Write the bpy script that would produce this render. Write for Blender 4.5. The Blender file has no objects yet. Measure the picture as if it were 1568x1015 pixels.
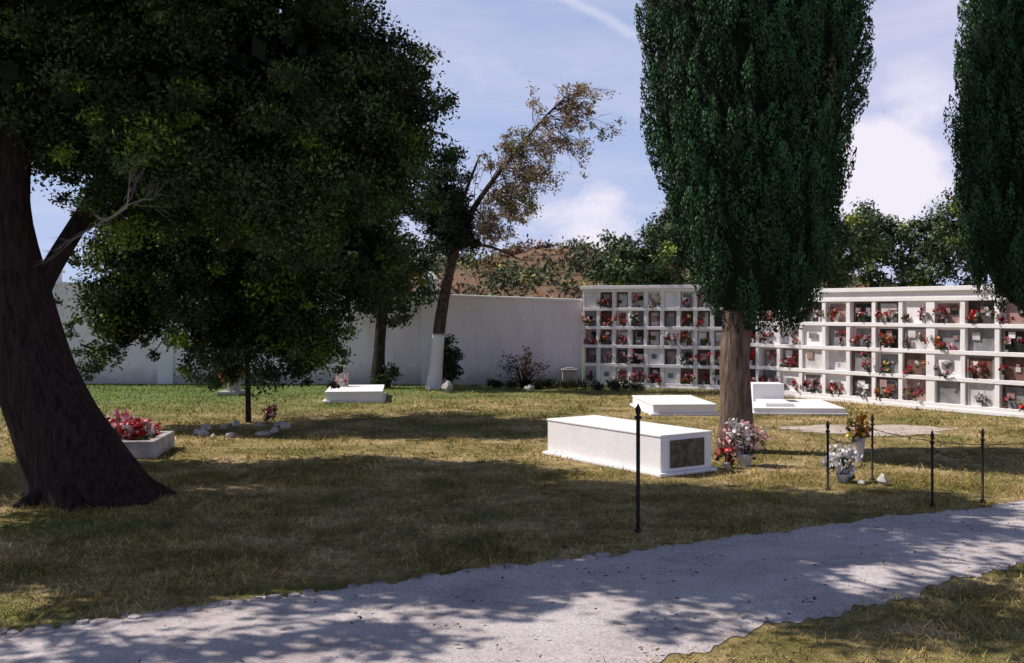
import bpy, math, random
import numpy as np
from mathutils import Vector, Matrix
random.seed(7); rng=np.random.default_rng(7)
S=bpy.context.scene
S.view_settings.view_transform='Standard'; S.view_settings.look='None'; S.view_settings.exposure=0
COL=S.collection

# ---------------------------------------------------------------- materials
def nt(name):
    m=bpy.data.materials.new(name); m.use_nodes=True
    n=m.node_tree; b=n.nodes['Principled BSDF']; b.inputs['Specular IOR Level'].default_value=0.2
    return m,n,b
def ramp(n,stops):
    r=n.nodes.new('ShaderNodeValToRGB'); e=r.color_ramp.elements
    while len(e)<len(stops): e.new(0.5)
    for i,(p,c) in enumerate(stops): e[i].position=p; e[i].color=(*c,1)
    return r
def noise(n,scale,detail=6,rough=.6,vec=None):
    t=n.nodes.new('ShaderNodeTexNoise'); t.inputs['Scale'].default_value=scale; t.inputs['Detail'].default_value=detail; t.inputs['Roughness'].default_value=rough
    if vec is None:
        g=n.nodes.new('ShaderNodeNewGeometry'); vec=g.outputs['Position']
    n.links.new(vec,t.inputs['Vector']); return t
def mixc(n,f,a,b,mode='MIX'):
    m=n.nodes.new('ShaderNodeMix'); m.data_type='RGBA'; m.blend_type=mode
    for sock,v in ((m.inputs[0],f),(m.inputs[6],a),(m.inputs[7],b)):
        if isinstance(v,bpy.types.NodeSocket): n.links.new(v,sock)
        elif isinstance(v,(int,float)): sock.default_value=v
        else: sock.default_value=(*v,1)
    return m.outputs[2]
def noisy(name,c1,c2,scale=4,rough=.85,bump=.2,bscale=30,c3=None,bdist=.02):
    m,n,b=nt(name)
    t=noise(n,scale)
    st=[(.35,c1),(.65,c2)] if c3 is None else [(.3,c1),(.55,c2),(.72,c3)]
    r=ramp(n,st); n.links.new(t.outputs['Fac'],r.inputs[0])
    t2=noise(n,bscale,3)
    n.links.new(r.outputs[0],b.inputs['Base Color']); b.inputs['Roughness'].default_value=rough
    bp=n.nodes.new('ShaderNodeBump'); bp.inputs['Strength'].default_value=bump; bp.inputs['Distance'].default_value=bdist
    n.links.new(t2.outputs['Fac'],bp.inputs['Height']); n.links.new(bp.outputs[0],b.inputs['Normal'])
    return m
def leafmat(name,trans=.0,rough=.65):
    m,n,b=nt(name)
    a=n.nodes.new('ShaderNodeAttribute'); a.attribute_name='Col'
    n.links.new(a.outputs['Color'],b.inputs['Base Color']); b.inputs['Roughness'].default_value=rough
    if trans>0:
        tr=n.nodes.new('ShaderNodeBsdfTranslucent'); n.links.new(a.outputs['Color'],tr.inputs['Color'])
        mx=n.nodes.new('ShaderNodeMixShader'); mx.inputs[0].default_value=trans
        n.links.new(b.outputs[0],mx.inputs[1]); n.links.new(tr.outputs[0],mx.inputs[2])
        n.links.new(mx.outputs[0],n.nodes['Material Output'].inputs['Surface'])
    return m
M_leaf=leafmat('foliage',.2); M_dense=leafmat('dense_foliage',0); M_flower=leafmat('petals',0)
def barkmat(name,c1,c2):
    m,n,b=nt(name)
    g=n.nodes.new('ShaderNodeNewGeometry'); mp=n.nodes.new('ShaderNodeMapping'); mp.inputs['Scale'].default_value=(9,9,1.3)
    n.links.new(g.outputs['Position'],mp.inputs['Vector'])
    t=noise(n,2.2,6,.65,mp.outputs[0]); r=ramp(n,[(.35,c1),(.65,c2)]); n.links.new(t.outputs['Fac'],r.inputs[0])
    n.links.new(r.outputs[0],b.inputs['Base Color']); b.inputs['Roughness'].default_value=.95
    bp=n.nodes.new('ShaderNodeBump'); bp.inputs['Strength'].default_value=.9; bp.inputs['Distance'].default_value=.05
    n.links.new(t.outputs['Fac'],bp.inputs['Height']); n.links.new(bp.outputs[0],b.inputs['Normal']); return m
M_bark=noisy('bark',(.02,.014,.010),(.06,.045,.035),6,.95,.9,22,bdist=.06)
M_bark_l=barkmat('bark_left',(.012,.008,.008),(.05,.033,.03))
M_bark_c=barkmat('bark_cypress',(.07,.05,.04),(.27,.19,.15))
M_twig=noisy('dead_twig',(.16,.13,.12),(.3,.26,.24),5)
M_white=noisy('white_paint',(.82,.78,.80),(.88,.85,.87),1.5,.8,.25,14,(.89,.87,.88))
def wallmat():
    m,n,b=nt('whitewashed_wall')
    g=n.nodes.new('ShaderNodeNewGeometry'); mp=n.nodes.new('ShaderNodeMapping'); mp.inputs['Scale'].default_value=(1.6,1.6,.45)
    n.links.new(g.outputs['Position'],mp.inputs['Vector'])
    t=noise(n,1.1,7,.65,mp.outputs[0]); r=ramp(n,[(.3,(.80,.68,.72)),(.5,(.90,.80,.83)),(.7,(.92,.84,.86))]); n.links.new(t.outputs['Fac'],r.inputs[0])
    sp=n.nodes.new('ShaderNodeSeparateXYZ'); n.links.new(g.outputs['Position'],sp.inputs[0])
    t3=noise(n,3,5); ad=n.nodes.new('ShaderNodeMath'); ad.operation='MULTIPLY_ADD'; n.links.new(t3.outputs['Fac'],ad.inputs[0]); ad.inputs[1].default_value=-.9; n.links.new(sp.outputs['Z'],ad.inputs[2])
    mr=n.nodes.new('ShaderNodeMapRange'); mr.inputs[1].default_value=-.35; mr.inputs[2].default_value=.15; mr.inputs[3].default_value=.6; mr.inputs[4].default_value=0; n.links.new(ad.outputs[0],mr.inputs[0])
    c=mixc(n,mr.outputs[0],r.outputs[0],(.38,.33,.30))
    n.links.new(c,b.inputs['Base Color']); b.inputs['Roughness'].default_value=.9
    t2=noise(n,9,4); bp=n.nodes.new('ShaderNodeBump'); bp.inputs['Strength'].default_value=.4; bp.inputs['Distance'].default_value=.03
    n.links.new(t2.outputs['Fac'],bp.inputs['Height']); n.links.new(bp.outputs[0],b.inputs['Normal']); return m
M_wall=wallmat()
M_iron=noisy('wrought_iron',(.012,.012,.014),(.04,.03,.028),8,.6,.3,60)
M_plaque=noisy('bronze_plaque',(.05,.042,.03),(.16,.14,.11),14,.55,.6,25)
M_stone=noisy('pale_stone',(.38,.34,.32),(.62,.58,.55),6,.9,.5,25)
M_concrete=noisy('weathered_concrete',(.30,.27,.26),(.50,.47,.46),3,.9,.4,25)
M_slabs=[noisy('slab_'+k,a,b2,5,.35,.05) for k,a,b2 in (
 ('black',(.012,.012,.014),(.03,.03,.032)),('grey',(.16,.16,.17),(.30,.29,.31)),('brown',(.10,.055,.045),(.20,.11,.09)),
 ('marble',(.5,.47,.48),(.72,.69,.7)),('rose',(.30,.19,.18),(.46,.32,.30)),('dark',(.05,.042,.045),(.11,.095,.09)))]
def grassmat(name,blade):
    m,n,b=nt(name)
    g=n.nodes.new('ShaderNodeNewGeometry')
    t=noise(n,.9,9,.78); r=ramp(n,[(.34,(.12,.115,.038)),(.45,(.235,.195,.075)),(.54,(.40,.305,.15)),(.66,(.62,.48,.31))]); n.links.new(t.outputs['Fac'],r.inputs[0])
    sp=n.nodes.new('ShaderNodeSeparateXYZ'); n.links.new(g.outputs['Position'],sp.inputs[0])
    # medium-scale patches of greener growth
    tg=noise(n,.35,5,.6); mg=n.nodes.new('ShaderNodeMapRange'); mg.inputs[1].default_value=.52; mg.inputs[2].default_value=.66; mg.inputs[3].default_value=0; mg.inputs[4].default_value=.6; n.links.new(tg.outputs['Fac'],mg.inputs[0])
    c0=mixc(n,mg.outputs[0],r.outputs[0],(.14,.17,.05))
    q=n.nodes.new('ShaderNodeMath'); q.operation='MULTIPLY_ADD'; n.links.new(sp.outputs['X'],q.inputs[0]); q.inputs[1].default_value=-.55; n.links.new(sp.outputs['Y'],q.inputs[2])
    mr=n.nodes.new('ShaderNodeMapRange'); mr.inputs[1].default_value=23; mr.inputs[2].default_value=31; mr.inputs[3].default_value=0; mr.inputs[4].default_value=.85; n.links.new(q.outputs[0],mr.inputs[0])
    c=mixc(n,mr.outputs[0],c0,(.14,.215,.065))
    t2=noise(n,11,6,.75); r2=ramp(n,[(.3,(.40,.42,.42)),(.5,(.95,.95,.95)),(.7,(1.4,1.34,1.28))]); n.links.new(t2.outputs['Fac'],r2.inputs[0])
    c=mixc(n,1.0,c,r2.outputs[0],'MULTIPLY')
    if blade:
        a=n.nodes.new('ShaderNodeAttribute'); a.attribute_name='Col'
        c=mixc(n,1.0,c,a.outputs['Color'],'MULTIPLY')
    else:
        t4=noise(n,60,3); bp=n.nodes.new('ShaderNodeBump'); bp.inputs['Strength'].default_value=.8; bp.inputs['Distance'].default_value=.04
        n.links.new(t4.outputs['Fac'],bp.inputs['Height']); n.links.new(bp.outputs[0],b.inputs['Normal'])
    n.links.new(c,b.inputs['Base Color']); b.inputs['Roughness'].default_value=.9; b.inputs['Specular IOR Level'].default_value=.05
    return m
M_ground=grassmat('dry_grass_ground',False); M_blade=grassmat('grass_blade',True)

# ---------------------------------------------------------------- mesh helpers
def empty(name,loc=(0,0,0),rz=0):
    e=bpy.data.objects.new(name,None); COL.objects.link(e); e.location=loc; e.rotation_euler=(0,0,rz); e.empty_display_size=.2
    return e
def mesh(name,V,F,mats,parent=None,smooth=False,midx=None,bevel=0):
    me=bpy.data.meshes.new(name); me.from_pydata([tuple(map(float,v)) for v in V],[],[tuple(map(int,f)) for f in F])
    for m in (mats if isinstance(mats,(list,tuple)) else [mats]): me.materials.append(m)
    if midx is not None: me.polygons.foreach_set('material_index',midx)
    if smooth: me.polygons.foreach_set('use_smooth',[True]*len(F))
    me.update(); o=bpy.data.objects.new(name,me); COL.objects.link(o)
    if parent: o.parent=parent
    if bevel:
        bv=o.modifiers.new('bev','BEVEL'); bv.width=bevel; bv.segments=2; bv.limit_method='ANGLE'
    return o
def quads(name,P,C,mat,parent=None):
    N=len(P); me=bpy.data.meshes.new(name); me.vertices.add(N*4); me.vertices.foreach_set('co',P.reshape(-1).astype(np.float32))
    me.loops.add(N*4); me.loops.foreach_set('vertex_index',np.arange(N*4,dtype=np.int32))
    me.polygons.add(N); me.polygons.foreach_set('loop_start',np.arange(0,N*4,4,dtype=np.int32))
    me.update(calc_edges=True)
    ca=me.color_attributes.new('Col','FLOAT_COLOR','POINT')
    c4=np.ones((N,4,4),np.float32); c4[:,:,:3]=C[:,None,:]; ca.data.foreach_set('color',c4.reshape(-1))
    me.materials.append(mat); o=bpy.data.objects.new(name,me); COL.objects.link(o)
    if parent: o.parent=parent
    return o
class Boxes:
    def __init__(s): s.V=[];s.F=[];s.M=[]
    def box(s,x0,x1,y0,y1,z0,z1,m=0):
        i=len(s.V); s.V+=[(x0,y0,z0),(x1,y0,z0),(x1,y1,z0),(x0,y1,z0),(x0,y0,z1),(x1,y0,z1),(x1,y1,z1),(x0,y1,z1)]
        s.F+=[(i,i+3,i+2,i+1),(i+4,i+5,i+6,i+7),(i,i+1,i+5,i+4),(i+1,i+2,i+6,i+5),(i+2,i+3,i+7,i+6),(i+3,i,i+4,i+7)]; s.M+=[m]*6
    def make(s,name,mats,parent=None,bevel=0): return mesh(name,s.V,s.F,mats,parent,midx=s.M,bevel=bevel)
def tube_data(pts,rad,seg=10,jit=0):
    V=[];F=[]; pts=[Vector(p) for p in pts]; n=len(pts)
    for i,p in enumerate(pts):
        t=(pts[min(i+1,n-1)]-pts[max(i-1,0)]).normalized()
        a=t.cross(Vector((0.13,1,0.07))).normalized(); b=t.cross(a)
        for k in range(seg):
            an=2*math.pi*k/seg; r=rad[i]*(1+jit*(math.sin(3*an+p.z*1.3)+.6*math.sin(5*an-p.z*2)))
            V.append(p+a*math.cos(an)*r+b*math.sin(an)*r)
    for i in range(n-1):
        for k in range(seg):
            F.append((i*seg+k,i*seg+(k+1)%seg,(i+1)*seg+(k+1)%seg,(i+1)*seg+k))
    F.append(tuple(range((n-1)*seg,n*seg)))
    return V,F
def smooth_path(pts,rad,sub=5):
    P=[];R=[];n=len(pts)
    pts=[Vector(p) for p in pts]
    for i in range(n-1):
        p0=pts[max(i-1,0)];p1=pts[i];p2=pts[i+1];p3=pts[min(i+2,n-1)]
        for k in range(sub):
            t=k/sub; P.append(.5*((2*p1)+(p2-p0)*t+(2*p0-5*p1+4*p2-p3)*t*t+(3*p1-p0-3*p2+p3)*t**3)); R.append(rad[i]*(1-t)+rad[i+1]*t)
    P.append(pts[-1]);R.append(rad[-1]); return P,R
class Tubes:
    def __init__(s): s.V=[];s.F=[]
    def add(s,pts,rad,seg=8,jit=0,sub=4):
        P,R=smooth_path(pts,rad,sub) if sub>1 else (pts,rad)
        V,F=tube_data(P,R,seg,jit); o=len(s.V); s.V+=V; s.F+=[tuple(i+o for i in f) for f in F]
    def make(s,name,mat,parent=None): return mesh(name,s.V,s.F,mat,parent,smooth=True)
def unit(v): return v/np.maximum(np.linalg.norm(v,axis=-1,keepdims=True),1e-9)
def leaf_quads(C,size,bias=None,aspect=.45,nrm=None):
    N=len(C); d=rng.normal(size=(N,3)) 
    if bias is not None: d=unit(d)+bias
    d=unit(d); e=unit(np.cross(d,rng.normal(size=(N,3)) if nrm is None else nrm+.35*rng.normal(size=(N,3))))
    L=(size)[:,None]; w=L*aspect
    return np.stack([C-d*L*.5,C+e*w*.5,C+d*L*.5,C-e*w*.5],1)
def clumps_to_leaves(cc,rr,per,size,base,var=.35,flat=.75,bias=None,yellow=.12,aspect=.5):
    K=len(cc); idx=np.repeat(np.arange(K),per); N=len(idx)
    keep=rng.random(N)<np.clip((rr[idx]/rr.mean())**2,.12,1.0); idx=idx[keep]; N=len(idx)
    d=unit(rng.normal(size=(N,3))); r=rng.random(N)**.4*(1+.2*rng.normal(size=N))
    P=cc[idx]+d*(rr[idx]*r)[:,None]*np.array([1,1,flat])
    sz=size*(.6+.8*rng.random(N))
    Q=leaf_quads(P,sz,bias,aspect,nrm=d+np.array([0,0,.4]))
    cl=(1+var*rng.normal(size=K)).clip(.35,2.2); yl=(rng.random(K)<yellow)
    b=np.array(base); cb=np.where(yl[:,None],b*np.array([2.6,2.2,.9]),b)*cl[:,None]
    C=cb[idx]*(1+.25*rng.normal(size=N)).clip(.4,1.8)[:,None]
    return Q,C.clip(.003,.9)
def in_ell(n,c,r,shell=.35,ragged=0.):
    d=unit(rng.normal(size=(n,3))); k=(shell+(1-shell)*rng.random(n))**(1/2.0)
    ph=rng.random(4)*6
    if ragged: k*=1+ragged*(np.sin(4.3*d[:,0]+ph[0])*np.sin(5.1*d[:,2]+ph[1])+.7*np.sin(8*d[:,0]+7*d[:,2]+ph[2]))
    return np.array(c)+d*k[:,None]*np.array(r)
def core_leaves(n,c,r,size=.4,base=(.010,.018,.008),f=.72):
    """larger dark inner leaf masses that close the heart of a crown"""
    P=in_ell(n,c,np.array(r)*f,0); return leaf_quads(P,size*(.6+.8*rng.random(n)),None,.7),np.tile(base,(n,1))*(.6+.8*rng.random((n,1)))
def sprays(CC,frac,centre,out=.35,droop=-.1):
    """small outlying leaf tufts beyond the crown surface"""
    n_=int(len(CC)*frac); s=CC[rng.integers(0,len(CC),n_)]; d=unit(s-np.array(centre)+.6*rng.normal(size=(n_,3)))
    return s+d*(out*(.5+rng.random((n_,1))))+np.array([0,0,droop])

# ---------------------------------------------------------------- camera / light / sky
H=2.2
cam=bpy.data.cameras.new('camera'); co=bpy.data.objects.new('camera',cam); COL.objects.link(co)
co.location=(0,0,H); co.rotation_euler=(math.radians(90),0,0); cam.sensor_width=36; cam.lens=36; cam.shift_y=-32/1568; cam.clip_end=2000
S.camera=co
EL=math.radians(49); sx,sy=-.955,.27
k=math.hypot(sx,sy); sx/=k; sy/=k
ts=Vector((sx*math.cos(EL),sy*math.cos(EL),math.sin(EL)))
sun=bpy.data.lights.new('sun','SUN'); sun.energy=5.0; sun.angle=math.radians(.5); sun.color=(1,.93,.82)
so=bpy.data.objects.new('sun',sun); COL.objects.link(so); so.rotation_euler=ts.to_track_quat('Z','Y').to_euler(); so.location=(-20,6,25)
W=bpy.data.worlds.new('World'); S.world=W; W.use_nodes=True; n=W.node_tree; bg=n.nodes['Background']
sk=n.nodes.new('ShaderNodeTexSky'); sk.sky_type='NISHITA'; sk.sun_disc=False; sk.sun_elevation=EL; sk.sun_rotation=math.atan2(sx,sy)%(2*math.pi); sk.air_density=.8; sk.dust_density=.4; sk.ozone_density=1.2
tc=n.nodes.new('ShaderNodeTexCoord'); sp=n.nodes.new('ShaderNodeSeparateXYZ'); n.links.new(tc.outputs['Generated'],sp.inputs[0])
def M(op,a,b=None,c=None):
    m=n.nodes.new('ShaderNodeMath'); m.operation=op
    for i,v in enumerate((a,b,c)):
        if v is None: continue
        if isinstance(v,bpy.types.NodeSocket): n.links.new(v,m.inputs[i])
        else: m.inputs[i].default_value=v
    return m.outputs[0]
def MR(v,a,b,c_,d,smooth=False):
    m=n.nodes.new('ShaderNodeMapRange'); n.links.new(v,m.inputs[0])
    for i,q in enumerate((a,b,c_,d)): m.inputs[i+1].default_value=q
    if smooth: m.interpolation_type='SMOOTHSTEP'
    return m.outputs[0]
Z=sp.outputs['Z']
zz=M('ADD',M('MAXIMUM',Z,0),.13)
cx=n.nodes.new('ShaderNodeCombineXYZ'); n.links.new(M('DIVIDE',sp.outputs['X'],zz),cx.inputs[0]); n.links.new(M('DIVIDE',sp.outputs['Y'],zz),cx.inputs[1]); cx.inputs[2].default_value=3.3
t1=noise(n,.8,9,.6,cx.outputs[0]); t1.inputs['Distortion'].default_value=.7
bias=M('MULTIPLY_ADD',sp.outputs['X'],.20,t1.outputs['Fac'])
r1=ramp(n,[(.44,(0,0,0)),(.55,(.5,.5,.5)),(.68,(1,1,1))]); n.links.new(bias,r1.inputs[0])
mp=n.nodes.new('ShaderNodeMapping'); mp.inputs['Scale'].default_value=(5,5,9); n.links.new(tc.outputs['Generated'],mp.inputs['Vector'])
t2=noise(n,1.3,9,.6,mp.outputs[0])
def puff(d,r0,r1_,a):
    vd=n.nodes.new('ShaderNodeVectorMath'); vd.operation='DISTANCE'; n.links.new(tc.outputs['Generated'],vd.inputs[0]); vd.inputs[1].default_value=Vector(d).normalized(); return MR(vd.outputs['Value'],r0,r1_,a,0,True)
pf=M('MAXIMUM',M('MAXIMUM',puff((.355,1,.135),.015,.085,.42),puff((.40,1,.21),.01,.07,.27)),puff((.09,1,.08),.01,.065,.32))
r2=ramp(n,[(.60,(0,0,0)),(.80,(1,1,1))]); n.links.new(M('ADD',t2.outputs['Fac'],pf),r2.inputs[0])
lo=MR(Z,.17,.28,.95,0)
hi=MR(Z,.32,.50,1,0,True)
haz=M('MULTIPLY',MR(Z,0,.32,.9,.65),hi)
base=mixc(n,haz,sk.outputs[0],(5.1,6.1,9.3))
vn=n.nodes.new('ShaderNodeVectorMath'); vn.operation='DOT_PRODUCT'; n.links.new(tc.outputs['Generated'],vn.inputs[0]); vn.inputs[1].default_value=(-.383,.286,-.878)
tr=M('MULTIPLY',MR(M('ABSOLUTE',M('ADD',vn.outputs['Value'],M('MULTIPLY',M('SUBTRACT',t2.outputs['Fac'],.5),.03))),.0,.008,.38,0,True),MR(M('ABSOLUTE',M('SUBTRACT',sp.outputs['X'],.08)),.02,.07,1,0,True))
c=mixc(n,M('MULTIPLY',M('MULTIPLY',r1.outputs[0],.75),hi),base,(7.6,7.3,9.3))
c=mixc(n,tr,c,(8.8,8.8,10.2))
c=mixc(n,M('MULTIPLY',r2.outputs[0],lo),c,(9.6,9.1,10.2))
n.links.new(c,bg.inputs['Color']); bg.inputs['Strength'].default_value=.095

# ---------------------------------------------------------------- ground, path
def grid(name,x0,x1,y0,y1,nx,ny,fz,mat):
    xs=np.linspace(x0,x1,nx);ys=np.linspace(y0,y1,ny); V=[(x,y,fz(x,y)) for y in ys for x in xs]
    F=[(j*nx+i,j*nx+i+1,(j+1)*nx+i+1,(j+1)*nx+i) for j in range(ny-1) for i in range(nx-1)]
    return mesh(name,V,F,mat,smooth=True)
grid('ground',-400,400,-60,700,3,3,lambda x,y:0,M_ground)
top=[(-14,4.2),(-8,5.6),(-3.48,6.97),(-.77,8.41),(1.56,9.58),(3.0,10.4),(5.85,11.75),(9,13.2),(16,15.5)]
bot=[(-14,-1.5),(-8,1.2),(-3.0,4.0),(-.6,5.5),(1.11,6.57),(2.67,7.67),(4.42,8.85),(7,10.6),(16,14.2)]
def ip(a,x): return np.interp(x,[p[0] for p in a],[p[1] for p in a])
def wob(x,s): return .07*math.sin(x*3.1+s*2)+.05*math.sin(x*7.3+s)+.04*math.sin(x*17+2*s)+.03*math.sin(x*41+s*3)
xs=np.arange(-14,16,.04); V=[];F=[]
for i,x in enumerate(xs):
    a=ip(bot,x)+wob(x,1.2)+random.uniform(-.02,.02); b=ip(top,x)+wob(x,4.1)*.7+random.uniform(-.02,.02)
    for t in (0,.25,.5,.75,1): V.append((x,a+(b-a)*t,.005+.02*math.sin(math.pi*t)))
for i in range(len(xs)-1):
    for k2 in range(4): F.append((i*5+k2,(i+1)*5+k2,(i+1)*5+k2+1,i*5+k2+1))
def pathmat():
    m,nn,b=nt('gravel_path')
    t=noise(nn,1.1,9,.75); r=ramp(nn,[(.32,(.42,.355,.36)),(.5,(.62,.545,.55)),(.68,(.72,.65,.66))]); nn.links.new(t.outputs['Fac'],r.inputs[0])
    t2=noise(nn,42,5,.8); r2=ramp(nn,[(.3,(.45,.45,.47)),(.5,(1,1,1)),(.7,(1.4,1.4,1.4))]); nn.links.new(t2.outputs['Fac'],r2.inputs[0])
    c=mixc(nn,.85,r.outputs[0],r2.outputs[0],'MULTIPLY'); nn.links.new(c,b.inputs['Base Color']); b.inputs['Roughness'].default_value=.95
    bp=nn.nodes.new('ShaderNodeBump'); bp.inputs['Strength'].default_value=.8; bp.inputs['Distance'].default_value=.02; nn.links.new(t2.outputs['Fac'],bp.inputs['Height']); nn.links.new(bp.outputs[0],b.inputs['Normal'])
    return m
M_path=pathmat()
mesh('gravel_path',V,F,M_path,smooth=True)
x=-9.0; EV=[];EF=[]
while x<1.5:
    w=random.uniform(.07,.16); y=ip(top,x)+random.uniform(-.04,.04)-.03; sl=(ip(top,x+.1)-ip(top,x-.1))/.2; a_=math.atan(sl)+random.uniform(-.25,.25); d=random.uniform(.08,.14); h=random.uniform(.008,.03)
    if random.random()<(.9 if x<-1.5 else .5):
        o=len(EV); m_=6
        for zt,s_ in ((-.02,1),(h,.8)):
            for q in range(m_):
                an=2*math.pi*q/m_+.4; rr=random.uniform(.85,1.15)*s_; lx=w*.58*math.cos(an)*rr; ly=d*.58*math.sin(an)*rr
                EV.append((x+lx*math.cos(a_)-ly*math.sin(a_),y+lx*math.sin(a_)+ly*math.cos(a_),zt+random.uniform(-.004,.004)))
        EF+=[tuple(range(o+m_,o+2*m_))]+[(o+k_,o+(k_+1)%m_,o+m_+(k_+1)%m_,o+m_+k_) for k_ in range(m_)]
    x+=w*math.cos(math.atan(sl))+.012
M_edge=noisy('edging_stone',(.26,.22,.23),(.50,.45,.46),7,.9,.4,30)
mesh('path_edging_stones',EV,EF,M_edge)
V=[(5.9,19,.006)];
for i in range(60):
    a=2*math.pi*i/60; rr=1+.12*math.sin(3*a)+.08*math.sin(7*a+1)+.05*math.sin(13*a); V.append((6.6+1.5*rr*math.cos(a),18.9+.85*rr*math.sin(a),.006))
M_sand=noisy('bare_sandy_soil',(.38,.30,.26),(.6,.5,.45),2.5,.95,.4,30)
mesh('bare_sandy_soil',V,[(0,i+1,(i+1)%60+1) for i in range(60)],M_sand)
def blades(N,y0,y1,h,w,wx=.53):
    y=np.sqrt(rng.random(N)*(y1**2-y0**2)+y0**2); x=(rng.random(N)*2-1)*(wx*y+1.0)
    t=ip(top,x);b=ip(bot,x)
    e=.11*rng.normal(size=N)
    keep=(y>t+.0+e)|(y<b-e)
    s=((x-6.6)/1.5)**2+((y-18.9)/.85)**2; keep&=(s>1)|(rng.random(N)<.15)
    pn=np.sin(x*1.7+np.sin(y*1.1)*2)*np.sin(y*1.9+np.sin(x*.9)*2); keep&=(rng.random(N)<.60+.40*pn)
    x=x[keep];y=y[keep];n_=len(x)
    hh=h*(.3+rng.random(n_)**1.8*1.1)*(1+.35*np.sin(x*3.1+y)*np.sin(y*2.3)); an=rng.random(n_)*2*np.pi; ln=rng.normal(size=(n_,2))*.9
    P=np.zeros((n_,4,3)); dx=np.cos(an)*w/2;dy=np.sin(an)*w/2
    P[:,0]=np.stack([x-dx,y-dy,np.zeros(n_)],1);P[:,1]=np.stack([x+dx,y+dy,np.zeros(n_)],1)
    tx=x+ln[:,0]*hh;ty=y+ln[:,1]*hh
    P[:,2]=np.stack([tx+dx*.25,ty+dy*.25,hh],1);P[:,3]=np.stack([tx-dx*.25,ty-dy*.25,hh],1)
    g=(1.1+.3*rng.normal(size=n_)).clip(.4,2.0); st=rng.random(n_)
    C=np.stack([g*(.9+.5*st),g*(.98+.22*st),g*(.9)],1)
    return P,C
a=blades(140000,6,14,.042,.010); b=blades(80000,14,30.5,.055,.022)
quads('grass',np.concatenate([a[0],b[0]]),np.concatenate([a[1],b[1]]),M_blade)
N=1500; x=rng.random(N)*12-5; t=rng.random(N); y=ip(bot,x)+(ip(top,x)-ip(bot,x))*(t*1.6-.3)
P=np.stack([x,y,np.full(N,.035)],1); Q=leaf_quads(P,.02+.045*rng.random(N)); Q[:,:,2]=.03+.3*(Q[:,:,2]-.03).clip(-.02,.05)+.012
quads('fallen_leaves',Q,np.array([.10,.07,.045])*(.4+rng.random((N,1))),M_dense)

# ---------------------------------------------------------------- boundary wall
e=empty('cemetery_wall')
xs=[-40,-13.6,-7.9,-2.55,2.05]; hs=[3.0,2.98,2.82,2.62,2.45]; yb=[31.2,30.9,30.7,30.4,30.0]
V=[];F=[];
def prism(pl,th,z0s,z1s,dy=0):
    i0=len(V)
    for (x,y),a,b_ in zip(pl,z0s,z1s): V.extend([(x,y-dy,a),(x,y+th+dy,a),(x,y+th+dy,b_),(x,y-dy,b_)])
    for i in range(len(pl)-1):
        o=i0+i*4
        for k_ in range(4): F.append((o+k_,o+4+k_,o+4+(k_+1)%4,o+(k_+1)%4))
    F.append((i0,i0+1,i0+2,i0+3)); o=i0+(len(pl)-1)*4; F.append((o+3,o+2,o+1,o))
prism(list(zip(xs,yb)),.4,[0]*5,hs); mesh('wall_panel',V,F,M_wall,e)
V=[];F=[]; prism(list(zip(xs,yb)),.4,hs,[h+.09 for h in hs],.07); mesh('coping',V,F,M_white,e,bevel=.02)
for i,(px,hh) in enumerate(((-2.45,3.05),(-10.4,3.3),(-14.0,3.35),(-18,3.35))):
    yy=np.interp(px,xs,yb)-.06; B=Boxes(); B.box(px-.23,px+.23,yy-.03,yy+.5,0,hh); B.box(px-.3,px+.3,yy-.1,yy+.57,hh,hh+.08)
    v0=len(B.V); cxp,cyp=px,yy+.235; B.V+=[(px-.25,yy-.05,hh+.08),(px+.25,yy-.05,hh+.08),(px+.25,yy+.52,hh+.08),(px-.25,yy+.52,hh+.08),(cxp,cyp,hh+.45)]
    B.F+=[(v0,v0+1,v0+4),(v0+1,v0+2,v0+4),(v0+2,v0+3,v0+4),(v0+3,v0,v0+4)]; B.M+=[0]*4
    B.make('pillar_%d'%i,M_white,e)

# ---------------------------------------------------------------- flowers
PETALS=[(.6,.03,.03),(.65,.12,.14),(.85,.42,.46),(.85,.8,.8),(.75,.28,.06),(.7,.55,.12),(.55,.05,.13),(.88,.84,.82)]
def bouquet_pts(c,r,n_,cols,size=.06,green=.3):
    c=np.array(c); K=max(3,int(n_/14)); heads=c+unit(rng.normal(size=(K,3)))*(rng.random((K,1))**.4)*np.array([r,r*.6,r*.9])
    idx=rng.integers(0,K,n_); P=heads[idx]+rng.normal(size=(n_,3))*r*.13
    colh=np.array([cols[rng.integers(len(cols))] for _ in range(K)]); C=colh[idx]
    g=rng.random(n_)<green; C=np.where(g[:,None],np.array([.05,.09,.03]),C)*(.6+.6*rng.random((n_,1)))
    P[g]+=np.array([0,0,-r*.25])
    return leaf_quads(P,size*(.6+.8*rng.random(n_)),aspect=.8),C
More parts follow.
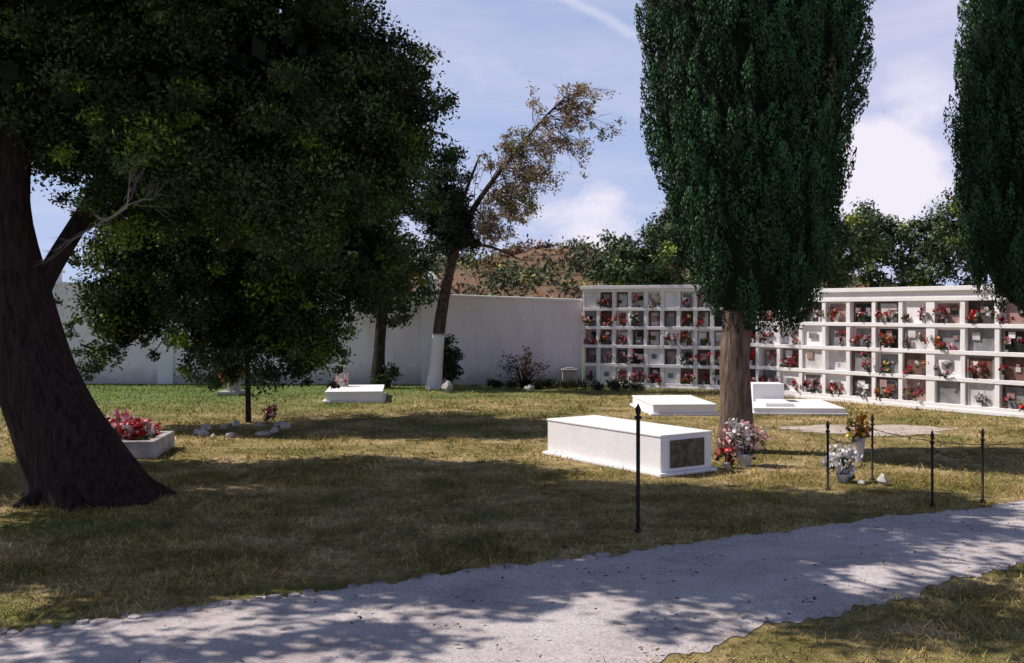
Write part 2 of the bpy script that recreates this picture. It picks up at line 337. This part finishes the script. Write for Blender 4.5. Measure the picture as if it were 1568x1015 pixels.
# ---------------------------------------------------------------- niche walls
def niche_block(P0,ang,cols,nrows,rowh,base,ztop,depth,pil_every=None):
    e=empty('burial_niche_wall',(P0[0],P0[1],0),ang)
    B=Boxes(); x=0
    L=sum(cols)
    B.box(0,L,.30,depth,0,ztop-.1)
    B.box(-.05,L+.05,-.07,depth+.06,ztop-.1,ztop)
    B.box(0,L,0,.30,base+nrows*rowh+.045,ztop-.1)
    B.box(0,L,-.05,.30,0,base-.045)
    for r in range(nrows+1): B.box(0,L,-.02,.30,base+r*rowh-.045,base+r*rowh+.045)
    x=0
    bounds=[0]
    for w in cols: x+=w; bounds.append(x)
    for i,bx in enumerate(bounds):
        w=.055
        if pil_every and i in pil_every: w=.11
        x0=max(0,bx-w);x1=min(L,bx+w)
        for r in range(nrows): B.box(x0,x1,0,.30,base+r*rowh+.045,base+(r+1)*rowh-.045)
    B.make('masonry',M_white,e,bevel=.008)
    SB=Boxes(); FQ=[];FC=[]
    for ci in range(len(cols)):
        for r in range(nrows):
            x0=bounds[ci]+.06;x1=bounds[ci+1]-.06;z0=base+r*rowh+.047;z1=base+(r+1)*rowh-.047;w=x1-x0;h=z1-z0
            q=rng.random()
            if q<.15:
                SB.box(x0+.002,x1-.002,.05+.03*rng.random(),.27,z0+.001,z1-.001,6)
                if rng.random()<.6: SB.box(x0+w*.3,x1-w*.3,.03,.05,z0+h*.35,z0+h*.65,1)
                if rng.random()<.6: continue
            else:
                k_=rng.choice(6,p=[.14,.22,.16,.18,.12,.18]); yy=.05+.13*rng.random(); SB.box(x0+.002,x1-.002,yy,.28,z0+.001,z1-.001,int(k_))
                if rng.random()<.7:
                    k3=int(rng.choice([3,1,6,2,5])); fw=.03+.03*rng.random(); SB.box(x0+.015,x0+.015+fw,yy-.02,yy,z0+.001,z1-.001,k3); SB.box(x1-.015-fw,x1-.015,yy-.02,yy,z0+.001,z1-.001,k3); SB.box(x0+.015+fw,x1-.015-fw,yy-.02,yy,z1-.05,z1-.001,k3)
                for _ in range(rng.integers(1,4)):
                    px=x0+w*(.22+.56*rng.random()); pz=z0+h*(.2+.4*rng.random()); pw=.03+.07*rng.random(); SB.box(px-pw,px+pw,yy-.021-.014*rng.random(),yy,pz,min(pz+pw*1.8,z1-.06),int(rng.choice([3,6,1,0,4,2])))
                if rng.random()<.12: continue
            nb=rng.integers(1,4)
            for side in rng.permutation([.2,.5,.8])[:nb]:
                if rng.random()<.88:
                    cx_=x0+w*side+.05*rng.normal(); vh=.01+.13*rng.random(); SB.box(cx_-.028,cx_+.028,-.01,.045,z0,z0+vh,int(rng.choice([3,1,2,5])))
                    cc=[PETALS[i] for i in rng.choice(len(PETALS),3,p=[.20,.19,.17,.14,.09,.05,.08,.08])]
                    Q,C=bouquet_pts((cx_,.01,z0+vh+.08+.08*rng.random()),.10+.13*rng.random(),int(50+60*rng.random()),cc,.05+.02*rng.random(),.2+.3*rng.random()); C=C*(.6+.5*rng.random()); FQ.append(Q);FC.append(C)
    SB.make('memorial_slabs',M_slabs+[M_white],e)
    quads('flowers',np.concatenate(FQ),np.concatenate(FC),M_flower,e)
    return e
d1=math.atan2(-1.75,3.9); cols=[.475]*9
niche_block((2.06,29.85),d1,cols,5,.535,.10,2.92,.9)
d2=math.atan2(-.83,.558)
cols=[.72]*7+[.76]*1+[.78]*10
niche_block((6.05,27.55),d2,cols,4,.585,.12,2.74,1.1,pil_every=[8,13])

# ---------------------------------------------------------------- graves
def grave(name,loc,ang,w,l,h,plaque=False,base=True):
    e=empty(name,(loc[0],loc[1],0),ang); B=Boxes()
    if base: B.box(-.06,w+.06,-.06,l+.06,0,.05)
    B.box(0,w,0,l,.05 if base else 0,h-.035); B.box(-.012,w+.012,-.012,l+.012,h-.035,h)
    B.make('tomb_body',M_white,e,bevel=.012)
    if plaque:
        C=Boxes(); C.box(w*.17,w*.83,-.03,-.002,.10,h-.08); C.make('plaque',M_plaque,e,bevel=.008)
        C=Boxes()
        for r in range(4): C.box(w*.25,w*.25+w*(.5-.1*(r%2)),-.036,-.029,.16+r*.07,.172+r*.07)
        C.make('inscription',M_plaque,e)
    return e
ang=math.atan2(.56,.83)
grave('tomb',(1.97,13.55),ang,.93,2.55,.55,True)
e=grave('tomb',(2.95,21.4),math.radians(4),1.35,2.3,.24)
e=grave('tomb',(5.1,21.6),math.radians(-3),1.9,2.2,.15)
B=Boxes(); B.box(.25,.95,1.5,2.1,.15,.55); B.box(.3,.9,.3,1.4,.15,.22); B.make('headstone',M_white,e,bevel=.01)
e=grave('tomb',(-4.45,24.4),math.radians(6),1.35,2.2,.27)
B=Boxes(); B.box(.15,.45,1.7,1.85,.27,.62); B.box(.22,.38,1.72,1.83,.62,.8); B.make('headstone',M_stone,e,bevel=.01)
Q,C=bouquet_pts((.3,1.5,.42),.16,150,[PETALS[3],PETALS[2]],.06); quads('flowers',Q,C,M_flower,e)
e=empty('flower_covered_grave',(-6.3,15.1,0),math.radians(6)); B=Boxes(); B.box(0,1.0,0,.13,0,.26);B.box(0,1.0,1.2,1.33,0,.26);B.box(0,.13,.13,1.2,0,.26);B.box(.87,1.0,.13,1.2,0,.26);B.box(.13,.87,.13,1.2,0,.18)
B.make('stone_kerb',M_concrete,e,bevel=.015)
FQ=[];FC=[]
for i in range(15):
    Q,C=bouquet_pts((.12+.6*rng.random(),.15+1.0*rng.random(),.32+.14*rng.random()),.2,130,[PETALS[j] for j in rng.choice([1,2,3,2,7,0,3],3)],.065,.2); FQ.append(Q);FC.append(C)
quads('flowers',np.concatenate(FQ),np.concatenate(FC),M_flower,e)
import bmesh
def rock_mesh(name,items,mat,parent=None):
    V=[];F=[]
    for (x,y,z,r) in items:
        bm=bmesh.new(); bmesh.ops.create_icosphere(bm,subdivisions=2,radius=r); o=len(V); s1,s2,s3=[random.uniform(.7,1.3) for _ in range(3)]; ph=random.random()*9
        for v in bm.verts:
            c_=v.co; f=1+.18*math.sin(c_.x/r*3+ph)+.15*math.sin(c_.y/r*4+ph*2)+.12*math.sin(c_.z/r*5+ph); V.append((x+c_.x*f*s1,y+c_.y*f*s2,z+c_.z*f*.7*s3))
        for f in bm.faces: F.append(tuple(v.index+o for v in f.verts))
        bm.free()
    return mesh(name,V,F,mat,parent)
e=empty('stone_edged_grave',(-4.9,18.6,0))
it=[(.62*math.cos(a_)*1.1+random.uniform(-.12,.12),.9*math.sin(a_)+random.uniform(-.12,.12),.03,random.uniform(.05,.13)) for a_ in np.linspace(0,6.28,14)[:-1]]
rock_mesh('border_stones',it,M_stone,e)
Q,C=bouquet_pts((.35,.7,.3),.17,240,[PETALS[2],PETALS[1]],.055,.45); quads('flowers',Q,C,M_flower,e)
e=empty('grave_marker_with_flowers',(-7.35,26.6,0)); B=Boxes(); B.box(-.3,.3,-.1,.5,0,.1); B.box(-.15,.2,.3,.42,.1,.55); B.make('stone_marker',M_concrete,e,bevel=.02)
Q,C=bouquet_pts((0,.1,.62),.3,460,[PETALS[0],PETALS[1],PETALS[4]],.08,.35); quads('flowers',Q,C,M_flower,e)
T=Tubes(); T.add([(0,.1,.1),(0,.1,.5)],[.05,.08],8); T.make('vase',M_stone,e)
def pot_bouquet(name,loc,r,n_,cols,ph=.18,mat=M_stone,size=.06):
    e=empty(name,(loc[0],loc[1],0)); T=Tubes(); T.add([(0,0,0),(0,0,ph*.7),(0,0,ph),(0,0,ph+.005)],[r*.28,r*.38,r*.45,r*.36],12,0,1); T.make('pot',mat,e)
    Q,C=bouquet_pts((0,0,ph+r*.8),r,n_,cols,size); quads('flowers',Q,C,M_flower,e)
    T=Tubes()
    for i in range(9):
        a_=random.random()*6.28; T.add([(0,0,ph*.6),(r*.3*math.cos(a_),r*.3*math.sin(a_),ph+r*.3),(r*.7*math.cos(a_),r*.7*math.sin(a_),ph+r*(.6+.6*random.random()))],[.006,.005,.003],4,0,2)
    T.make('stems',M_bark,e)
pot_bouquet('potted_flowers',(3.3,14.55),.3,800,[PETALS[2],PETALS[3],PETALS[2],PETALS[7]],.16)
pot_bouquet('potted_flowers',(3.0,14.3),.13,160,[PETALS[0],PETALS[1]],.08)
pot_bouquet('potted_flowers',(4.25,13.15),.22,420,[PETALS[3],PETALS[7],PETALS[3]],.1)
pot_bouquet('potted_flowers',(5.05,14.9),.2,300,[PETALS[4],PETALS[5],PETALS[4]],.35)
rock_mesh('white_stone',[(4.68,12.95,.05,.09),(4.4,12.9,.03,.06)],M_stone)
rock_mesh('white_stone',[(-1.75,27.5,.12,.2),(.45,27.6,.1,.2)],M_concrete)

# ---------------------------------------------------------------- iron posts and chains
def post(name,x,y,h,r=.018,parent=None):
    e=parent or empty(name,(x,y,0)); T=Tubes(); ox,oy=(x,y) if parent else (0,0)
    T.add([(ox,oy,0),(ox,oy,.03),(ox,oy,.031),(ox,oy,h-.16),(ox,oy,h-.15),(ox,oy,h-.13),(ox,oy,h-.12)],[r*2,r*2,r,r,r*1.8,r*1.8,r*.8],8,0,1)
    T.add([(ox,oy,h-.12),(ox,oy,h-.09),(ox,oy,h-.06),(ox,oy,h-.03),(ox,oy,h)],[r*.7,r*1.3,r*1.5,r*.9,.002],8,0,1); T.make('post' if not parent else 'post_%.0f'%(x*100),M_iron,e); return e
e=post('iron_post',1.25,10.15,1.28,r=.02)
e=empty('chain_fence'); ps=[(3.87,12.55),(4.68,13.3),(4.72,11.5),(5.4,11.75),(6.6,12.3)]
for p in ps: post('p',p[0],p[1],.86,parent=e,r=.015)
T=Tubes()
def chain(a,b,z,sag):
    n_=26
    for i in range(n_):
        t=(i+.5)/n_; x=a[0]+(b[0]-a[0])*t;y=a[1]+(b[1]-a[1])*t; zz_=z-sag*4*t*(1-t); dx,dy=(b[0]-a[0])/n_*.8,(b[1]-a[1])/n_*.8; dz=-sag*4*(1-2*t)/n_*.8
        o=.006 if i%2 else 0
        T.add([(x-dx*.7,y-dy*.7,zz_-dz*.7),(x,y,zz_+o),(x+dx*.7,y+dy*.7,zz_+dz*.7)],[.003,.007,.003],5,0,1)
for a_,b_ in ((0,1),(2,3),(3,4),(1,4)): chain(ps[a_],ps[b_],.66,.13)
T.make('chain',M_iron,e)

# ---------------------------------------------------------------- trees
e=empty('leaning_evergreen_tree')
T=Tubes()
T.add([(-4.72,12.0,-.6),(-4.90,12.05,-.1),(-5.12,12.1,.38),(-5.36,12.1,.85),(-5.67,12.1,1.5),(-5.93,12.1,2.4),(-6.08,12.1,3.5),(-6.0,12.3,4.8),(-5.6,12.7,6.3),(-5.2,13.2,7.8)],[.88,.72,.58,.50,.45,.41,.36,.33,.24,.08],24,.06)
for a_ in range(7):   # surface roots
    an=a_*.9+.3; bx,by=-4.92+.55*math.cos(an),12.05+.5*math.sin(an); T.add([(bx-.2*math.cos(an),by-.2*math.sin(an),.35),(bx,by,.12),(bx+.25*math.cos(an),by+.25*math.sin(an),.0),(bx+.5*math.cos(an),by+.5*math.sin(an),-.1)],[.16,.14,.09,.03],8,.05)
T.add([(-5.75,12.1,2.0),(-5.6,12.3,2.6),(-5.25,12.6,3.4),(-4.8,12.9,4.3),(-4.3,13.2,5.2),(-3.6,13.4,5.8)],[.14,.12,.11,.10,.08,.04],12,.04)
ells=[((-3.5,12.6,5.0),(2.3,1.8,1.7),190),((-2.0,12.9,4.7),(1.15,1.2,1.35),75),((-5.6,12.8,5.0),(1.8,1.8,1.2),90),((-3.9,12.3,3.7),(1.1,1.0,.9),40),((-2.75,12.6,3.6),(.8,.8,.8),26)]
CC=np.concatenate([in_ell(k_,c_,r_,.35,.10) for c_,r_,k_ in ells])
CC=CC[~((CC[:,2]<3.3)&(CC[:,0]<-5.2))]
SP=sprays(CC,.7,(-3.8,12.7,4.8),.4); SP=SP[~((SP[:,2]<3.3)&(SP[:,0]<-5.0))]
RR=np.concatenate([.25+.24*rng.random(len(CC)),.08+.12*rng.random(len(SP))]); CC=np.concatenate([CC,SP])
Q,C=clumps_to_leaves(CC,RR,420,.058,(.040,.068,.021),.45,.7)
shade_ells=[((-5.8,11.9,6.7),(4.2,2.6,1.3),150),((-8.0,10.5,6.3),(3.2,1.6,1.0),70),((-8.8,12.3,5.8),(2.8,2.8,1.8),80),((-2.4,13.3,8.0),(2.2,1.1,.8),40),((-6.6,15.3,5.9),(2.6,1.3,1.0),60),((-9.8,15.0,5.4),(2.2,1.5,1.3),50),  # overhead boughs mostly out of view, added and shaped to shade lawn and path
     ((-3.4,9.7,6.7),(2.6,1.6,.6),27),((-.9,11.9,8.1),(2.5,1.3,.7),19),((-1.0,8.2,7.0),(2.1,1.3,.5),17),((-7.5,8.0,6.2),(2.0,.8,.5),7)]
HC=np.concatenate([in_ell(k_,c_,r_,.0) for c_,r_,k_ in shade_ells])
Qh,Ch=clumps_to_leaves(HC,.40+.25*rng.random(len(HC)),240,.15,(.034,.056,.018),.35,.6,aspect=.6)
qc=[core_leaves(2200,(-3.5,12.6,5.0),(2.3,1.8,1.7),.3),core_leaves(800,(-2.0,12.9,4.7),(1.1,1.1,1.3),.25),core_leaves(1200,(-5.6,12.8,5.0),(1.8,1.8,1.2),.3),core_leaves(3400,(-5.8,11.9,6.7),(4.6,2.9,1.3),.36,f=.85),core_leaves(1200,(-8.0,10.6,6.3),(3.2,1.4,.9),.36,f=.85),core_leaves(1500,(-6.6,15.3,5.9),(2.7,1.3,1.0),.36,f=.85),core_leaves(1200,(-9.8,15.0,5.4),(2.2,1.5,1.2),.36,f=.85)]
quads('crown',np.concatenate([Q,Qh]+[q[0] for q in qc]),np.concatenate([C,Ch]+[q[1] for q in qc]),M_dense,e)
hub=[Vector((-5.9,12.3,4.9)),Vector((-5.4,12.9,6.6)),Vector((-4.6,13.0,4.7)),Vector((-4.0,13.2,5.5))]
for c0 in list(CC[::12])+list(HC[::6]):
    c_=Vector(c0); h_=min(hub,key=lambda q:(q-c_).length); m_=(c_+h_)/2+Vector((random.uniform(-.3,.3),random.uniform(-.3,.3),random.uniform(0,.5))); T.add([h_,m_,c_],[.045,.028,.008],5,0,3)
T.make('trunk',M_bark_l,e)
def twigs(T,p,d,L,r,depth,spread=.6):
    p=Vector(p);d=Vector(d).normalized(); q=p+d*L*.5+Vector((random.uniform(-1,1),random.uniform(-1,1),random.uniform(-1,1)))*L*.08; e_=p+d*L+Vector((random.uniform(-1,1),random.uniform(-1,1),random.uniform(-1,1)))*L*.12
    T.add([p,q,e_],[r,r*.75,r*.45],5,0,2); ends=[e_]
    if depth>0:
        for k_ in range(3):
            f=random.uniform(.4,1); s=p+(e_-p)*f; nd=d+Vector((random.uniform(-1,1),random.uniform(-1,1),random.uniform(-1,1)))*spread; ends+=twigs(T,s,nd,L*random.uniform(.5,.75),r*.5,depth-1,spread)
    return ends
T=Tubes()
T.add([(-4.9,11.9,3.4),(-4.5,11.3,3.2),(-4.1,10.9,3.3)],[.03,.02,.014],6)
for p,d in (((-4.3,11.1,3.25),(.5,.1,.7)),((-4.2,11.0,3.3),(1,.0,.3)),((-4.1,10.9,3.3),(.1,.1,1)),((-4.5,11.3,3.2),(-.3,-.2,-.3))): twigs(T,p,d,.42,.009,3)
T.make('dead_twigs',M_twig,e)

e=empty('drooping_evergreen_tree'); T=Tubes(); T.add([(-5.2,20.2,0),(-5.2,20.1,1.2),(-5.3,20,3),(-5.6,20,5)],[.06,.055,.05,.03],8)
el2=[((-7.35,19.4,2.35),(.75,.8,1.25),30),((-6.4,19.7,3.4),(1.3,1.2,1.2),46),((-5.5,19.5,2.25),(1.15,1.1,1.25),52),((-4.3,19.6,1.95),(.95,1.0,1.0),34),((-4.5,19.8,3.2),(1.5,1.4,1.2),56),
     ((-3.2,19.8,3.5),(1.15,1.2,1.5),44),((-2.75,19.8,4.7),(1.0,1.1,1.4),36),((-5.8,20.8,5.0),(3.4,2.3,1.5),110)]
CC=np.concatenate([in_ell(k_,c_,r_,.35,.14) for c_,r_,k_ in el2])
SP=sprays(CC,.8,(-5,19.8,3.6),.5,-.15); SP=SP[SP[:,2]>.75]
RR=np.concatenate([.3+.26*rng.random(len(CC)),.09+.15*rng.random(len(SP))]); CC=np.concatenate([CC,SP])
Q,C=clumps_to_leaves(CC,RR,380,.08,(.042,.073,.023),.5,.75,None,.18)
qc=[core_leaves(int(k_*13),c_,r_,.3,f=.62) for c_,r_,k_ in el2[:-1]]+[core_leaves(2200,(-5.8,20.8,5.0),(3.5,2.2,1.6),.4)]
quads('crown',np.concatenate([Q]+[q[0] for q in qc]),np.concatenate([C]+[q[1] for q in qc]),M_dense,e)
for i in range(0,len(CC),7): T.add([(-5.4,20,3),(Vector(CC[i])+Vector((-5.4,20,3.6)))/2,CC[i]],[.035,.025,.008],5,0,3)
T.make('trunk',M_bark,e)

e=empty('small_tree'); T=Tubes(); T.add([(-3.85,29.3,-.02),(-3.8,29.3,1),(-3.7,29.3,2.2),(-3.5,29.3,3.4)],[.24,.17,.15,.08],10,.05)
CC=in_ell(46,(-3.6,29.3,3.3),(1.3,1.2,1.2),.35,.15); Q,C=clumps_to_leaves(CC,.35+.2*rng.random(len(CC)),160,.13,(.06,.095,.03)); quads('crown',Q,C,M_leaf,e)
for i in range(0,len(CC),4): T.add([(-3.75,29.3,1.9),CC[i]],[.05,.01],5)
T.make('trunk',M_bark,e)

def wwmat():
    m,nn,b=nt('whitewashed_bark'); g=nn.nodes.new('ShaderNodeNewGeometry'); s=nn.nodes.new('ShaderNodeSeparateXYZ'); nn.links.new(g.outputs['Position'],s.inputs[0])
    t=noise(nn,9,5); ad=nn.nodes.new('ShaderNodeMath'); ad.operation='MULTIPLY_ADD'; nn.links.new(t.outputs['Fac'],ad.inputs[0]); ad.inputs[1].default_value=.25; nn.links.new(s.outputs['Z'],ad.inputs[2])
    mr=nn.nodes.new('ShaderNodeMapRange'); mr.inputs[1].default_value=1.62; mr.inputs[2].default_value=1.7; nn.links.new(ad.outputs[0],mr.inputs[0])
    r=ramp(nn,[(.35,(.025,.018,.014)),(.65,(.10,.07,.06))]); nn.links.new(t.outputs['Fac'],r.inputs[0])
    c=mixc(nn,mr.outputs[0],(.74,.70,.72),r.outputs[0]); nn.links.new(c,b.inputs['Base Color']); b.inputs['Roughness'].default_value=.95
    bp=nn.nodes.new('ShaderNodeBump'); bp.inputs['Strength'].default_value=.8; bp.inputs['Distance'].default_value=.05; nn.links.new(t.outputs['Fac'],bp.inputs['Height']); nn.links.new(bp.outputs[0],b.inputs['Normal']); return m
e=empty('windswept_tree'); T=Tubes(); y0=28.7
main=[(-2.2,y0,-.05),(-2.12,y0,.6),(-1.98,y0,2.1),(-1.55,y0,4.1),(-.85,y0,5.4),(0,y0-.1,6.5),(.8,y0,7.5),(1.5,y0,8.2)]
T.add(main,[.25,.19,.16,.13,.075,.05,.03,.012],12,.05)
T.add([(-1.5,y0,4.2),(-1.4,y0,5.2),(-.9,y0+.2,6.6)],[.12,.06,.02],8)
T.add([(-1.6,y0,3.9),(-1.95,y0,4.9),(-2.0,y0+.2,5.8)],[.12,.08,.02],8)
T.add([(-1.5,y0,4.1),(-.6,y0+.2,4.0),(.3,y0,3.6)],[.07,.04,.01],6)
ends=[]
for i in range(115):
    f=random.uniform(.38,1); k_=f*7; a_=int(min(k_,6)); p=Vector(main[a_]).lerp(Vector(main[a_+1]),k_-a_); 
    if p.z<3.8: continue
    ends+=twigs(T,p,(random.uniform(-.1,1),random.uniform(-.6,.6),random.uniform(-1.0,.6)),random.uniform(.5,1.05),.015,2,.5)
T.make('trunk',wwmat(),e)
ends=np.array([tuple(v) for v in ends]); ends=ends[(ends[:,0]>-.9)]; sel=rng.random(len(ends))<.30; ends=ends[sel]
Q1,C1=clumps_to_leaves(ends,.10+.15*rng.random(len(ends)),34,.085,(.30,.22,.14),.35,.8,None,.0)
CC=np.concatenate([in_ell(56,(-1.95,y0,5.1),(.85,.8,1.25),.1,.15),in_ell(20,(-1.5,y0,4.2),(.75,.6,.6),.1,.15)]); Q2,C2=clumps_to_leaves(CC,.24+.17*rng.random(len(CC)),300,.09,(.024,.038,.018),.3,.8,None,.0)
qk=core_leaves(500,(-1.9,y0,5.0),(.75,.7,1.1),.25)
CC=np.concatenate([in_ell(22,(.2,y0,5.2),(.65,.5,.8),.2,.2),in_ell(10,(.2,y0,6.9),(.45,.4,.4))]); Q3,C3=clumps_to_leaves(CC,.18+.15*rng.random(len(CC)),120,.08,(.20,.19,.075),.3,.8,None,.05)
quads('crown',np.concatenate([Q1,Q2,Q3,qk[0]]),np.concatenate([C1,C2,C3,qk[1]]),M_leaf,e)

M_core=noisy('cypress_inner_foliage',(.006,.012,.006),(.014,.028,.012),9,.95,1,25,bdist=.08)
def cypress(X,Y,prof,trunk_r):
    e=empty('cypress_tree',(X,Y,0)); T=Tubes()
    T.add([(-.02,0,-.1),(0,0,.12),(.02,0,.6),(.0,0,1.4),(.05,0,2.2),(.1,0,4),(.1,0,8)],[trunk_r*1.55,trunk_r*1.2,trunk_r,trunk_r*.92,trunk_r*.9,trunk_r*.8,.1],16,.06)
    T.make('trunk',M_bark_c,e)
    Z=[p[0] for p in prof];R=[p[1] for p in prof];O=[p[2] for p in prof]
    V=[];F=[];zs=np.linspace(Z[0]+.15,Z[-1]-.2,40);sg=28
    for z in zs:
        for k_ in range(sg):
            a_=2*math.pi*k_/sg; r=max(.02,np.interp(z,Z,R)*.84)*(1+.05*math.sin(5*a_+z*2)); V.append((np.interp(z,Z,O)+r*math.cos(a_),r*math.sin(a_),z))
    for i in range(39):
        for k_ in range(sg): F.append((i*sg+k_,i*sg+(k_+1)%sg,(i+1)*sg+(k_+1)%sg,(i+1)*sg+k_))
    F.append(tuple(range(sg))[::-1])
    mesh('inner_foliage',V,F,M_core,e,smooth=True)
    zz_=np.linspace(Z[0],Z[-1],400); wgt=np.interp(zz_,Z,R)+.15; wgt/=wgt.sum()
    K=int(1500*(Z[-1]-Z[0])/9); z=rng.choice(zz_,K,p=wgt)+rng.normal(size=K)*.02; a_=rng.random(K)*2*np.pi
    r0=np.interp(z,Z,R); lump=1+.03*np.sin(4*a_+z*1.5)+.03*np.sin(9*a_-z*2.7)+.055*rng.normal(size=K)
    r=r0*(.88*lump); h=(.4+.5*rng.random(K)); wd=.07+.08*rng.random(K)
    per=150; idx=np.repeat(np.arange(K),per); N=len(idx); t=rng.random(N)**.85
    dirn=np.stack([np.cos(a_),np.sin(a_)],1)
    ww=wd[idx]*(np.sin(np.pi*np.clip(t*.9+.1,0,1))**.8)*(.7+.35*rng.random(N)); b_=rng.random(N)*2*np.pi
    slope=.10+.16*rng.random(K); sway=.12*rng.normal(size=K)
    rad=r[idx]+slope[idx]*h[idx]*t+ww*np.cos(b_); tan=ww*np.sin(b_)+sway[idx]*h[idx]*t
    x=np.interp(z,Z,O)[idx]+rad*dirn[idx,0]-tan*dirn[idx,1]; y=rad*dirn[idx,1]+tan*dirn[idx,0]; zq=z[idx]-h[idx]*.4+h[idx]*t
    P=np.stack([x,y,zq],1); bias=np.stack([dirn[idx,0]*.3,dirn[idx,1]*.3,np.full(N,1.5)],1)
    nr=np.stack([np.cos(b_)*dirn[idx,0]-np.sin(b_)*dirn[idx,1],np.cos(b_)*dirn[idx,1]+np.sin(b_)*dirn[idx,0],.25+0*b_],1)
    Q=leaf_quads(P,.036+.032*rng.random(N),bias,.5,nrm=nr)
    cl=(1+.28*rng.normal(size=K)).clip(.45,1.9); plume_shade=(.34+.98*t)  # leaf colour darkens toward each plume base, painting in shade between plumes
    C=np.array([.040,.100,.040])*cl[idx][:,None]*plume_shade[:,None]*(1+.15*rng.normal(size=(N,1))).clip(.5,1.6)
    br=rng.random(K)<.008; C=np.where(br[idx][:,None],np.array([.12,.09,.05]),C)
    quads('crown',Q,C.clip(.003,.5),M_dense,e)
prof=[(2.05,.3,.42),(2.2,.66,.42),(2.5,.88,.38),(2.95,1.05,.33),(3.4,1.22,.28),(4.0,1.40,.24),(5.0,1.56,.22),(6.0,1.66,.24),(7.0,1.72,.28),(8.2,1.6,.3),(9.5,1.3,.3),(11,.8,.3),(12.3,.2,.3)]
cypress(3.5,16.05,prof,.25)
prof2=[(1.95,.12,0),(2.2,.75,0),(2.6,1.15,0),(3.2,1.4,0),(4.0,1.55,0),(5.0,1.6,0),(6.2,1.5,0),(7.5,1.4,0),(9,1.1,0),(10.5,.6,0),(11.5,.15,0)]
cypress(8.75,16.3,prof2,.25)

# ---------------------------------------------------------------- shrubs
def shrub(name,x,y,r,h,n_,per,size,base):
    e=empty(name,(x,y,0)); T=Tubes()
    CC=in_ell(n_,(0,0,h*.55),(r,r*.8,h*.45),.1)
    for c_ in CC: T.add([(random.uniform(-.08,.08),0,0),(c_[0]*.4,c_[1]*.4,c_[2]*.55),c_],[.018,.012,.004],4,0,2)
    T.make('stems',M_bark,e); Q,C=clumps_to_leaves(CC,np.full(len(CC),.16)+.1*rng.random(len(CC)),per,size,base); quads('leaves',Q,C,M_leaf,e)
shrub('rose_shrub',.35,29.2,.7,1.15,34,22,.08,(.06,.03,.025))
shrub('upright_shrub',-1.75,28.9,.28,1.55,26,120,.09,(.03,.05,.018))
shrub('shrub',-3.5,29.0,.35,.6,12,60,.09,(.03,.05,.018))
shrub('shrub',-8.6,29.6,1.2,.5,20,60,.09,(.05,.07,.025))
e=empty('low_hedge',(1.9,28.6,0)); CC=np.stack([rng.random(60)*4.4-2.6,rng.normal(size=60)*.25+.2,.06+.12*rng.random(60)],1); CC[:,1]-=.35*(CC[:,0]+.5)*.6
Q,C=clumps_to_leaves(CC,.12+.08*rng.random(60),90,.07,(.035,.045,.02)); quads('leaves',Q,C,M_leaf,e)
e=empty('concrete_planter',(1.45,29.4,0)); B=Boxes(); B.box(0,.42,0,.3,0,.46);B.box(-.03,.45,-.03,.33,.46,.52); B.box(.08,.34,.05,.25,.52,.56); B.make('planter',M_concrete,e,bevel=.02)

# ---------------------------------------------------------------- background hill and trees
def hz(x,y):
    t=max(0,(y-60)/45); return -1+ 9.2*min(1,t)**1.0*(math.exp(-((x-6)/42)**2))+.5*math.sin(x*.4)+.4*math.sin(x*.9+y*.3)
M_hill=noisy('scrub_soil',(.14,.08,.05),(.20,.12,.08),.12,1,.5,2,(.09,.09,.045))
grid('hill',-150,150,60,140,60,20,hz,M_hill)
K=2300; x=rng.random(K)*90-40; y=62+rng.random(K)*60; z=np.array([hz(a_,b_) for a_,b_ in zip(x,y)])+.2
redd=(np.sin(x*.35+1)*np.sin(y*.2)+.3*rng.normal(size=K))>.18
Qa,Ca=clumps_to_leaves(np.stack([x,y,z],1)[~redd],.9+1.1*rng.random((~redd).sum()),40,.45,(.085,.105,.05),.35,.7)
Qb,Cb=clumps_to_leaves(np.stack([x,y,z],1)[redd],.7+.6*rng.random(redd.sum()),36,.4,(.19,.105,.075),.3,.6)
quads('hillside_scrub',np.concatenate([Qa,Qb]),np.concatenate([Ca,Cb]),M_dense)
cr=[]
def dt(x,y,top_,r): 
    cr.append(in_ell(44,(x,y,top_-r*.9),(r,r*.8,r*.95),.2,.15)); cr.append(in_ell(20,(x,y,top_*.38),(r*1.1,r*.7,top_*.33),.2))
for x_,tp in ((4.0,4.7),(5.0,5.6),(6.2,6.0),(7.4,6.2),(8.6,5.9),(9.8,5.7),(11,5.5),(12.2,5.8),(13.4,6.2),(14.6,6.5),(15.7,6.3),(16.8,6.2),(18,7.3),(19.4,8.1),(21,8),(23,8),(25.5,8.2),(28,8),(31,7.5)):
    dt(x_+.3*random.uniform(-1,1),41+random.uniform(-1.5,2),tp+random.uniform(-.4,.4),1.2+.5*random.random())
for x_,tp in ((-5.0,4.6),(-6.5,4.2),(-9,3.8),(-12,3.5),(-22,4),(-26,5)): dt(x_,39,tp,1.2)
CC=np.concatenate(cr); Q,C=clumps_to_leaves(CC,.28+.3*rng.random(len(CC)),130,.16,(.085,.12,.055),.4,.75,None,.1)  # leaf colour lightened so distance haze is painted into the foliage
quads('distant_trees',Q,C,M_dense)
